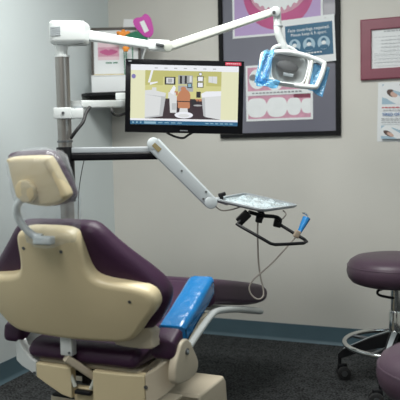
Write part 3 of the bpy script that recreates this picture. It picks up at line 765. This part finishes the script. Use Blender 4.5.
# tray
t = thing('instrument_tray', 'grey metal instrument tray carried by the jointed arm', 'tray', tc)
def tray_ring(k, lift): return [tc+(c-tc)*k+un*lift for c in TR]
def rr(ring, n=5, r=.13):
    o = []
    for i in range(4):
        a_, b_, c_ = ring[i-1], ring[i], ring[(i+1) % 4]
        p0 = b_+(a_-b_)*r; p2 = b_+(c_-b_)*r
        for k in range(n+1):
            q = k/n; o.append(p0*(1-q)**2+b_*2*q*(1-q)+p2*q*q)
    return o
rs = [rr(tray_ring(1.0, .006)), rr(tray_ring(1.0, .000)), rr(tray_ring(.95, -.007)), rr(tray_ring(.3, -.007))]
n = len(rs[0])
vs = [v for r in rs for v in r]; fs = [(j*n+k, j*n+(k+1) % n, (j+1)*n+(k+1) % n, (j+1)*n+k) for j in range(3) for k in range(n)]+[tuple(range(3*n, 4*n))]
ins = [rr(tray_ring(1.0, .006)), rr(tray_ring(.93, .006)), rr(tray_ring(.92, -.003)), rr(tray_ring(.3, -.003))]
b0 = len(vs); vs += [v for r in ins for v in r]; fs += [(b0+j*n+k, b0+j*n+(k+1) % n, b0+(j+1)*n+(k+1) % n, b0+(j+1)*n+k) for j in range(3) for k in range(n)]+[tuple(range(b0+3*n, b0+4*n))]
MB().add(vs, fs).build('pan', M['grey'], t)
# crumpled plastic cover on it
def crumple(name, k0, lift, amp, seed, nu=26, nv=16):
    r = random.Random(seed); vs = []
    ring = tray_ring(k0, lift); a_, b_, c_, d_ = ring
    for j in range(nv+1):
        for i in range(nu+1):
            u, v = i/nu, j/nv; q = (a_*(1-u)+d_*u)*(1-v)+(b_*(1-u)+c_*u)*v
            hgt = (abs(math.sin(u*11+v*5+seed))*abs(math.cos(v*7-u*4))*amp+r.uniform(0, amp*.5))*(min(1, 5*min(u, 1-u, v, 1-v))+.15)
            vs.append(q+un*hgt)
    fs = [(j*(nu+1)+i, j*(nu+1)+i+1, (j+1)*(nu+1)+i+1, (j+1)*(nu+1)+i) for j in range(nv) for i in range(nu)]
    return vs, fs
vs, fs = crumple('x', .90, -.001, .010, 3)
o = MB().add(vs, fs).build('tray_cover', M['sheet']); sd = o.modifiers.new('thick', 'SOLIDIFY'); sd.thickness = .0007
tag(o, 'crumpled clear pale blue plastic cover lying in the instrument tray', 'plastic cover')
vs, fs = crumple('x', .84, -.0025, .0012, 5, 6, 5)
o = MB().add(vs, fs).build('paper_liner', M['paper']); sd = o.modifiers.new('thick', 'SOLIDIFY'); sd.thickness = .0007; sd.offset = 1
tag(o, 'white paper liner under the plastic cover in the tray', 'paper')

# syringe in its holder with hose
t = thing('air_water_syringe', 'air water syringe in a bright blue sleeve hanging at the end of the tray handle', 'syringe', P(297, 234, 2.70))
s0, s1 = P(299, 233, 2.70), P(306.5, 218, 2.72)
dd = (s1-s0).normalized()
MB().tube([s0-dd*.004, s0+dd*.02, s0+dd*.045, s1], .012, 14, 3, radii=[.009+.0105*k/9 for k in range(10)], flat=.75).build('barrier_sleeve', M['blue'], t)
MB().tube([s1-dd*.01, s1+dd*.010, P(305, 213.5, 2.72), P(302.5, 212.8, 2.72)], .0035, 10, 4).build('nozzle', M['chrome'], t)
MB().box((0, 0, 0), (.024, .024, .032), Matrix.Translation(P(297, 234, 2.70)) @ Matrix.Rotation(YAW, 4, 'Z') @ Matrix.Rotation(.45, 4, 'Y'), .004).build('holder_clip', M['tan'], t)
hp = [(295, 238, 2.70), (284, 250, 2.69), (273, 262, 2.69), (262, 272, 2.69), (253, 280, 2.69), (249.3, 288, 2.69), (252, 295.5, 2.69), (258.5, 299.3, 2.69), (263.2, 296, 2.70), (263, 288, 2.72), (260.5, 277, 2.73), (258.5, 262, 2.73), (257.8, 245, 2.73), (257.6, 230, 2.73), (258, 221, 2.74)]
MB().tube([P(*q) for q in hp], .0036, 8, 6).build('hose', M['tube'], t)

P = P_near
# ------------------------------------------------------------------ dental chair
CHO = Vector((-1.224, 1.886, 0)); CHR = math.radians(-2)
mxk = Matrix.Translation(CHO) @ Matrix.Rotation(CHR, 4, 'Z')
chair = thing('dental_chair', 'plum and cream dental chair seen from behind with its headrest wrapped in clear plastic', 'dental chair', CHO, CHR)
def C3(x, y, z): return mxk @ Vector((x, y, z))
CU = -.03
# backrest plane: x right, y up the back, z out of the rear face toward us
REC = .32
mxb_ = mxk @ Matrix.Translation((CU, 0, .534)) @ Matrix.Rotation(REC, 4, 'X') @ Matrix.Rotation(PI/2, 4, 'X')
def mirror(h): return h+[(-x, y) for x, y in h[::-1] if abs(x) > 1e-6]
sh_half = [(0, -.028), (.12, -.026), (.215, -.020), (.262, .004), (.305, .055), (.345, .100), (.356, .135), (.340, .170), (.285, .192), (.20, .205), (.155, .220), (.136, .248), (.127, .29), (.120, .345), (.106, .372), (.07, .384), (0, .386)]
def shell_dome(x, y, f, T_):
    base = f*T_
    return base - .020*min(1, (abs(x)/.36)**2)
shell = MB().slab(catmull(mirror([(x*.94, -.026+(y+.028)*.945) for x, y in sh_half]), 4), mxb_ @ Matrix.Translation((0, 0, -.055)), .055, .020, 5, .004, dome=shell_dome).build('back_shell', M['cream'], chair, tri=True)
for u, v in ((-.085, .305), (.055, .300), (.255, .135), (-.265, .135)):
    zz = -.020*min(1, (abs(u)/.36)**2)
    MB().cyl(mxb_ @ Vector((u, v, zz-.001)), mxb_ @ Vector((u, v, zz+.0015)), .0055, seg=14).build('screw', M['dsteel'], shell)
cu_half = [(0, -.035), (.15, -.035), (.25, -.02), (.315, .02), (.352, .07), (.368, .12), (.356, .160), (.318, .206), (.262, .262), (.212, .314), (.176, .352), (.148, .372), (.11, .379), (0, .381)]
MB().slab(catmull(mirror([(x*.935, -.035+(y+.035)*.96) for x, y in cu_half]), 5), mxb_ @ Matrix.Translation((0, 0, -.128)), .084, .036, 6, .036,
          dome=lambda x, y, f, T_: f*T_-.02*min(1, (abs(x)/.36)**2)*1.0+(.012*math.sin(x*14)*math.sin(y*9) if f < .4 else 0)).build('back_cushion', M['purple'], chair, tri=True)
# headrest
HR = MB()
hc = mxb_ @ Vector((.014, .590, -.01))
mxhd = Matrix.Translation(hc) @ (mxk.to_3x3().to_4x4()) @ Matrix.Rotation(.20, 4, 'X') @ Matrix.Rotation(PI/2, 4, 'X') @ Matrix.Scale(.90, 4)
hol = catmull([(-.092, -.004), (-.088, .008), (0, .012), (.060, .010), (.075, .0), (.10, -.055), (.122, -.105), (.120, -.125), (.085, -.146), (.03, -.155), (-.04, -.146), (-.078, -.128), (-.086, -.10), (-.092, -.04)], 4)
hsh = MB().slab(hol, mxhd @ Matrix.Translation((0, 0, -.04)), .045, .016, 5, .004).build('headrest_shell', M['cream'], chair, tri=True)
pol = catmull([(-.096, .0), (-.088, .026), (0, .032), (.070, .030), (.090, .01), (.118, -.05), (.140, -.105), (.135, -.135), (.09, -.152), (.03, -.158), (-.04, -.152), (-.082, -.132), (-.092, -.10), (-.098, -.04)], 4)
MB().slab(pol, mxhd @ Matrix.Translation((-.026, -.010, -.098)), .068, .026, 5, .030).build('headrest_pad', M['purple'], chair, tri=True)
kn = []
for k in range(8):
    a = PI*2*(k+.5)/8; kn.append((.041*math.cos(a), .041*math.sin(a)))
kn2 = [];
for k in range(8):
    a_, b_ = Vector(kn[k]), Vector(kn[(k+1) % 8]); kn2 += [tuple(a_*.85+b_*.15), tuple(a_*.15+b_*.85)]
MB().slab(kn2, mxhd @ Matrix.Translation((-.022, -.098, .004)), .020, .005, 3).build('headrest_knob', M['cream'], chair)
# curved headrest arm and its socket
ar = MB().tube([mxhd @ Vector(q) for q in ((-.03, -.12, -.012), (-.055, -.130, .000), (-.072, -.150, .012), (-.076, -.185, .014), (-.062, -.222, .010), (-.030, -.256, .004), (.0, -.262, .0))], .0115, 14, 5)
ar.build('headrest_arm', M['silver'], chair)
sk = mxb_ @ Vector((-.005, .372, .005))
MB().box((0, 0, 0), (.066, .030, .026), Matrix.Translation(mxhd @ Vector((.010, -.270, .006))) @ mxk.to_3x3().to_4x4(), .006).build('headrest_socket', M['silver'], chair)
# clear plastic bag pulled over the headrest
r = random.Random(8); vs = []; nb, nvv = 36, 16
for j in range(nvv+1):
    tt = j/nvv; yv = .034-.322*tt
    half = .100+.012*math.sin(tt*PI)-.022*max(0, tt-.6); cxx = -.004+.014*min(1, tt*1.6)
    for k in range(nb):
        a = 2*PI*k/nb; c, s_ = math.cos(a), math.sin(a)
        w_ = half*(.35 if j == 0 else (.85 if j == 1 else 1)); dep = .072*(.25 if j == 0 else (.85 if j == 1 else 1))*(1-.25*max(0, tt-.55))
        ruf = 1+.045*math.sin(5*a+tt*7)+.03*math.sin(11*a-tt*13)+r.uniform(-.018, .018)
        vs.append(mxhd @ Vector((cxx+w_*math.copysign(abs(c)**.75, c)*ruf, yv+.006*math.sin(3*a)*tt, -.045+dep*math.copysign(abs(s_)**.8, s_)*ruf)))
fs = [(j*nb+k, j*nb+(k+1) % nb, (j+1)*nb+(k+1) % nb, (j+1)*nb+k) for j in range(nvv) for k in range(nb)]+[tuple(range(nb))]
bag = MB().add(vs, fs).build('headrest_cover', M['clear'])
tag(bag, 'clear wrinkled plastic bag pulled over the dental chair headrest', 'plastic bag')
# seat and legrest: side profile swept across the width
def xslab(prof, x0, x1, rr_, mt, name, parent, sm=4, seg=5):
    """(y, z) profile swept from x0 to x1"""
    mx = mxk @ Matrix(((0, 0, 1, x0), (1, 0, 0, 0), (0, 1, 0, 0), (0, 0, 0, 1)))
    return MB().slab(catmull(prof, sm), mx, x1-x0, rr_, seg).build(name, mt, parent, tri=True)
xslab([(.055, .44), (.065, .465), (.10, .482), (.18, .49), (.35, .525), (.55, .572), (.655, .592), (.66, .575), (.66, .50), (.62, .485), (.45, .44), (.25, .415), (.10, .415), (.065, .422)], -.245, .19, .030, M['purple'], 'seat_cushion', chair)
xslab([(.662, .570), (.668, .592), (.74, .590), (.95, .545), (1.2, .487), (1.31, .455), (1.345, .425), (1.335, .392), (1.29, .378), (1.1, .405), (.85, .460), (.72, .488), (.664, .495)], -.255, .195, .028, M['purple'], 'legrest_cushion', chair)
# seat pan, legrest rail
xslab([(.09, .412), (.14, .41), (.25, .412), (.45, .434), (.62, .478), (.62, .455), (.45, .405), (.25, .385), (.14, .388), (.09, .395)], -.235, .185, .010, M['cream2'], 'seat_pan', chair)
lr = [(.335, .365), (.42, .385), (.55, .43), (.66, .462), (.74, .462), (.95, .42), (1.15, .37), (1.24, .345)]
q = [C3(.19, y, z) for y, z in lr]+[C3(.13, 1.275, .335), C3(-.03, 1.285, .333), C3(-.19, 1.275, .335)]+[C3(-.25, y, z) for y, z in lr[::-1]]
MB().tube(q, .0145, 12, 4).build('legrest_rail', M['white'], chair)
# armrests
def armrest(sx):
    x0 = CU+sx*.297-.042
    prof = [(.085, .475), (.088, .515), (.11, .535), (.25, .60), (.385, .665), (.405, .66), (.41, .625), (.39, .605), (.25, .54), (.14, .480), (.11, .463)]
    prof = [(y, z-.010) for y, z in prof]
    a_ = xslab(prof, x0, x0+.084, .018, M['purple'], 'armrest_pad', chair)
    return x0
xr_ = armrest(1); xl_ = armrest(-1)
# blue film sleeve on the right armrest (a loose, slightly larger tube)
mx = mxk @ Matrix(((0, 0, 1, xr_-.006), (1, 0, 0, 0), (0, 1, 0, -.010), (0, 0, 0, 1)))
sv = MB().slab(catmull([(.155, .492), (.150, .553), (.165, .567), (.25, .608), (.385, .673), (.415, .668), (.420, .622), (.395, .597), (.25, .530), (.18, .494)], 4), mx, .096, .020, 5).build('armrest_cover', M['blue'])
r = random.Random(3)
for v in sv.data.vertices: v.co += Vector((r.uniform(-.0012, .0012), r.uniform(-.0015, .0015), r.uniform(-.0015, .0015)))
tag(sv, 'shiny bright blue plastic sleeve wrapped around the dental chair right armrest', 'plastic sleeve')
# side brackets carrying the armrests
def bracket(sx):
    x0 = CU+.322 if sx > 0 else CU-.315
    prof = [(.075, .42), (.085, .455), (.105, .48), (.125, .503), (.155, .510), (.185, .498), (.225, .45), (.25, .41), (.24, .38), (.20, .37), (.14, .372), (.085, .385)]
    b = xslab(prof, x0, x0+.028, .007, M['cream2'] if sx > 0 else M['white'], 'side_bracket', chair)
    xs = x0+.028 if sx > 0 else x0
    MB().cyl(C3(xs-.001, .160, .468), C3(xs+.004*sx, .160, .468), .011, seg=16).build('bracket_bolt', M['dsteel'], b)
    MB().cyl(C3(xs+.004*sx, .160, .468), C3(xs+.0055*sx, .160, .468), .006, seg=6).build('bolt_head', M['silver'], b)
    xi = CU+sx*.218
    hb = MB().slab(catmull([(-.065, -.03), (.06, -.03), (.066, .0), (.06, .035), (-.065, .035), (-.07, 0)], 3), mxk @ Matrix.Translation((xi, .100, .528)) @ Matrix.Rotation(PI/2, 4, 'X'), .05, .008, 3, .008)
    hb.build('hinge_cover', M['cream2'], chair)
bracket(1)
# rear yoke: cross rail with lighter lip, slot and two curved arms reaching the brackets
def ring_prof(pts, sec, mt, name, parent):
    vs = []; fs = []; n = len(sec); N = len(pts)
    for i, p_ in enumerate(pts):
        d = (Vector(pts[min(i+1, N-1)][:3])-Vector(pts[max(i-1, 0)][:3])); d.z = 0; d.normalize(); nn = Vector((d.y, -d.x, 0))
        for a_, b_ in sec: w = Vector((p_[0], p_[1], p_[2]))+nn*a_+Vector((0, 0, b_+(p_[3] if len(p_) > 3 and b_ < .35 else 0))); vs.append(mxk @ w)
    fs = [(i*n+k, i*n+(k+1) % n, (i+1)*n+(k+1) % n, (i+1)*n+k) for i in range(N-1) for k in range(n)]+[tuple(range(n))[::-1], tuple(range((N-1)*n, N*n))]
    return MB().add(vs, fs).build(name, mt, parent, bev=.003)
# section: out = toward the rear (negative y)
sec = [(.026, .400), (.020, .403), (-.004, .403), (-.004, .298), (.026, .298)]
cr = [(CU-.175, .086, 0, .055), (CU-.13, .082, 0, .035), (CU-.07, .080, 0, .008), (CU-.03, .080, 0)]
ring_prof(cr, sec, M['cream'], 'cross_rail', chair)
cr2 = [(CU+.055, .080, 0), (CU+.10, .080, 0), (CU+.17, .085, 0), (CU+.235, .098, 0)]
ring_prof(cr2, sec, M['cream'], 'cross_rail', chair)
mb = MB(); mb.box((CU+.0125, .082, .310), (.087, .024, .05), mxk, .003); mb.build('rail_web', M['cream'], chair)
MB().box((CU+.0125, .063, .322), (.062, .02, .014), mxk, .003).build('rail_grip', M['black'], chair)
for s_ in (-1, 1):
    MB().tube([C3(CU+.0125+s_*.050, .062, .380), C3(CU+.0125+s_*.030, .060, .338)], .007, 8).build('slot_rib', M['white2'], chair)
MB().box((CU+.01, .115, .352), (.06, .03, .035), mxk, .004).build('slot_block', M['black'], chair)
for s_, mt in ((1, 'cream2'), (-1, 'white')):  # left arm is white: its glare is put into the colour
    arm_ = [(CU+s_*.237, .098, 0), (CU+s_*.265, .102, .018), (CU+s_*.290, .114, .044), (CU+s_*.306, .135, .068), (CU+s_*.314, .17, .078), (CU+s_*.315, .22, .078)] if s_ > 0 else [(CU-.177, .086, 0, .055), (CU-.205, .089, .015, .055), (CU-.240, .096, .045, .035), (CU-.272, .112, .080, .010), (CU-.296, .14, .105, -.01), (CU-.302, .20, .115, -.02), (CU-.302, .26, .115, -.02)]
    if s_ < 0: arm_ = arm_[::-1]
    ya = ring_prof(arm_, [(.024, .402), (.018, .406), (-.006, .406), (-.006, .298), (.024, .298)], M[mt], 'yoke_arm', chair)
    MB().cyl(C3(CU+(.243 if s_ > 0 else -.186), .076 if s_ > 0 else .064, .364), C3(CU+(.243 if s_ > 0 else -.186), .0715 if s_ > 0 else .0595, .364), .006, seg=12).build('seam_screw', M['dsteel'], ya)
MB().box((CU, .20, .365), (.40, .18, .02), mxk, .004).build('mechanism_plate', M['near_black'], chair)
for k, (x, y, z, ln) in enumerate(((-.13, .12, .385, .16), (-.06, .13, .385, .12), (.12, .13, .385, .10), (.17, .14, .388, .14))):
    MB().cyl(C3(CU+x-ln/2, y, z), C3(CU+x+ln/2, y+.02, z+.004), .007, seg=10).build('mechanism_rod', M['steel'], chair)
# recline strut between back and yoke
MB().box((CU-.026, .04, .485), (.046, .03, .066), mxk @ Matrix.Translation((0, 0, 0)), .004).build('strut_head', M['white'], chair)
MB().cyl(C3(CU-.012, .025, .464), C3(CU-.012, .021, .464), .004, seg=12).build('strut_bolt', M['dsteel'], chair)
bar('recline_strut', (C3(CU-.03, .03, .445), C3(CU+.035, .10, .365)), .034, .024, M['cream2'], chair)
# base
bx0, bx1, by0, by1 = CU-.27, .285, .325, .575
mb = MB().slab([(by0, 0), (by1+.03, 0), (by1, .235), (by1-.02, .258), (by0+.01, .26), (by0-.0, .25)], mxk @ Matrix(((0, 0, 1, bx0), (1, 0, 0, 0), (0, 1, 0, 0), (0, 0, 0, 1))), bx1-bx0, .012, 4)
bs = mb.build('pump_housing', M['cream2'], chair)
MB().cyl(C3(bx1-.001, .40, .20), C3(bx1+.004, .40, .20), .010, seg=14).build('housing_plug', M['black'], bs)
mb = MB().slab(catmull([(-.27, .16), (.20, .16), (.22, .20), (.22, .52), (.19, .56), (-.24, .56), (-.27, .52)], 3), mxk @ Matrix.Translation((0, 0, 0)), .06, .02, 4, 0); mb.build('base_plate', M['cream2'], chair, tri=True)
MB().box((-.03, .25, .15), (.42, .16, .20), mxk, .015).build('lift_cover', M['cream2'], chair)
MB().box((-.03, .248, .248), (.40, .15, .012), mxk, .003).build('slot_shade', M['near_black'], chair)  # solid dark strip, paints the shade inside the cover slot
mb = MB(); mb.box((.05, .235, .258), (.36, .14, .012), mxk, .003); mb.build('cover_plate', M['cream2'], chair)
MB().box((-.03, .40, .31), (.26, .16, .14), mxk, .01).build('lift_column', M['near_black'], chair)

# ------------------------------------------------------------------ stools
def stool(c, seat_z, rad, label, group=None, rz=0, mt='purple2', ring=True):
    t = thing('rolling_stool', label, 'stool', (c[0], c[1], 0), rz)
    o = Vector((c[0], c[1], 0)); RZ = Matrix.Translation(o) @ Matrix.Rotation(rz, 4, 'Z')
    th = .13; z0 = seat_z-th
    pr = [(0, z0), (rad*.80, z0), (rad*.90, z0+.008), (rad*.97, z0+.028), (rad, z0+.055), (rad*.985, z0+.082), (rad*.93, z0+.104), (rad*.82, z0+.119), (rad*.6, z0+.128), (rad*.3, z0+.131), (0, z0+.132)]
    MB().lathe(pr, o, seg=56).build('seat', M[mt], t)
    MB().lathe([(rad*.9855, z0+.0825), (rad*.986+.001, z0+.084), (rad*.982, z0+.0855)], o, seg=56).build('seat_welt', M[mt], t)
    MB().cyl(o+Vector((0, 0, z0-.02)), o+Vector((0, 0, z0+.004)), .06, .075, seg=28).build('seat_plate', M['black'], t)
    MB().cyl(o+Vector((0, 0, .30)), o+Vector((0, 0, z0-.015)), .024, seg=28).build('gas_column', M['chrome'], t)
    MB().cyl(o+Vector((0, 0, .17)), o+Vector((0, 0, .36)), .032, seg=28, bev=.003).build('column_sleeve', M['chrome'], t)
    lv = [Matrix.Translation(o) @ Matrix.Rotation(YAW, 4, 'Z') @ Vector(q) for q in ((-.02, .0, z0-.010), (-.06, -.05, z0-.012), (-.085, -.09, z0-.008), (-.108, -.105, z0-.012), (-.112, -.108, z0-.024), (-.098, -.108, z0-.034), (-.06, -.102, z0-.044), (-.038, -.10, z0-.048))]
    MB().tube(lv, .006, 10, 5).build('height_lever', M['black'], t)
    if ring:
        zr = .205; rr_ = .232
        MB().tube([o+Vector((rr_*math.cos(2*PI*k/64), rr_*math.sin(2*PI*k/64), zr)) for k in range(64)], .0115, 14, 0, closed=True).build('foot_ring', M['chrome'], t)
        for k in range(4):
            a = PI/4+PI/2*k+.4; d = Vector((math.cos(a), math.sin(a), 0)); MB().tube([o+d*.03+Vector((0, 0, .20)), o+d*.11+Vector((0, 0, .20)), o+d*rr_+Vector((0, 0, zr-.004))], .009, 10, 3).build('ring_spoke', M['dsteel'], t)
    for k in range(4):
        a = 2*PI*k/4; R_ = RZ @ Matrix.Rotation(a, 4, 'Z')
        w = .0185
        vs = []
        for x, zt, zb, ww in ((.026, .262, .19, .024), (.12, .222, .165, .020), (.25, .150, .108, .015), (.272, .128, .100, .013)):
            vs += [R_ @ Vector(q) for q in ((x, -ww, zt-.004), (x, -ww*.5, zt), (x, ww*.5, zt), (x, ww, zt-.004), (x, ww, zb), (x, -ww, zb))]
        fs = [(j*6+i, j*6+(i+1) % 6, (j+1)*6+(i+1) % 6, (j+1)*6+i) for j in range(3) for i in range(6)]+[tuple(range(6))[::-1], tuple(range(18, 24))]
        lg = MB().add(vs, fs).build('leg', M['black'], t)
        cp = [R_ @ Vector((x, y, z+.0015)) for x, y, z in ((.03, -.012, .262), (.03, .012, .262), (.12, -.010, .222), (.12, .010, .222), (.25, -.0075, .150), (.25, .0075, .150))]
        cp += [q-Vector((0, 0, .006)) for q in cp]
        MB().add(cp, [(0, 1, 3, 2), (2, 3, 5, 4), (6, 7, 9, 8), (8, 9, 11, 10), (0, 2, 8, 6), (2, 4, 10, 8), (1, 3, 9, 7), (3, 5, 11, 9), (0, 1, 7, 6), (4, 5, 11, 10)]).build('leg_trim', M['silver'], lg)
        e = R_ @ Vector((.268, 0, 0)); sw = Matrix.Translation(e) @ Matrix.Rotation(rz+a+[.5, 1.9, -.7, 2.6, .2][k], 4, 'Z')
        cs = MB(); cs.cyl(sw @ Vector((0, 0, .062)), sw @ Vector((0, 0, .115)), .0085, seg=12); cs.box((-.012, 0, .056), (.046, .018, .040), sw, .006)
        cs = cs.build('caster', M['black'], lg)
        for s_ in (-1, 1):
            MB().cyl(sw @ Vector((-.018, s_*.009, .032)), sw @ Vector((-.018, s_*.030, .032)), .032, seg=24, bev=.004).build('wheel', M['rubber'], lg)
        MB().cyl(sw @ Vector((-.018, -.0315, .032)), sw @ Vector((-.018, .0315, .032)), .014, seg=16).build('hub', M['dsteel'], lg)
    return t
sp = P(396, 272, 3.2)
stool((sp.x, sp.y), .618, .222, 'plum round rolling stool with chrome foot ring standing by the back wall', rz=math.radians(173))
sp2 = P(450, 372, 2.0)
stool((sp2.x, sp2.y), .535, .205, 'plum round stool closest to the camera at the lower right edge of the photo', rz=.3, ring=False)

# ------------------------------------------------------------------ light
def area(name, loc, rot, size, power, col):
    l = bpy.data.lights.new(name, 'AREA'); l.shape = 'RECTANGLE'; l.size, l.size_y = size; l.energy = power; l.color = col
    o = bpy.data.objects.new(name, l); COL.objects.link(o); o.location = loc; o.rotation_euler = rot; return o
area('ceiling_panel_near', (-1.3, .5, ZC-.02), (0, 0, 0), (.6, 1.2), 25, (1, .985, .95))
area('ceiling_panel_far', (-1.0, 2.3, ZC-.02), (0, 0, 0), (1.2, .6), 41, (.985, 1, .97))
area('window_daylight', (XR-.05, 1.9, 1.75), (0, math.radians(90), math.radians(-12)), (1.1, 1.6), 9, (.70, .90, 1))
wd = bpy.data.worlds.new('world'); S.world = wd; wd.use_nodes = True
wd.node_tree.nodes['Background'].inputs['Color'].default_value = (.5, .55, .6, 1); wd.node_tree.nodes['Background'].inputs['Strength'].default_value = .1
S.view_settings.view_transform = 'Standard'; S.view_settings.look = 'None'; S.view_settings.gamma = 1; S.view_settings.exposure = 0.0
S.view_settings.use_curve_mapping = False
S.cycles.max_bounces = 8; S.cycles.transparent_max_bounces = 16
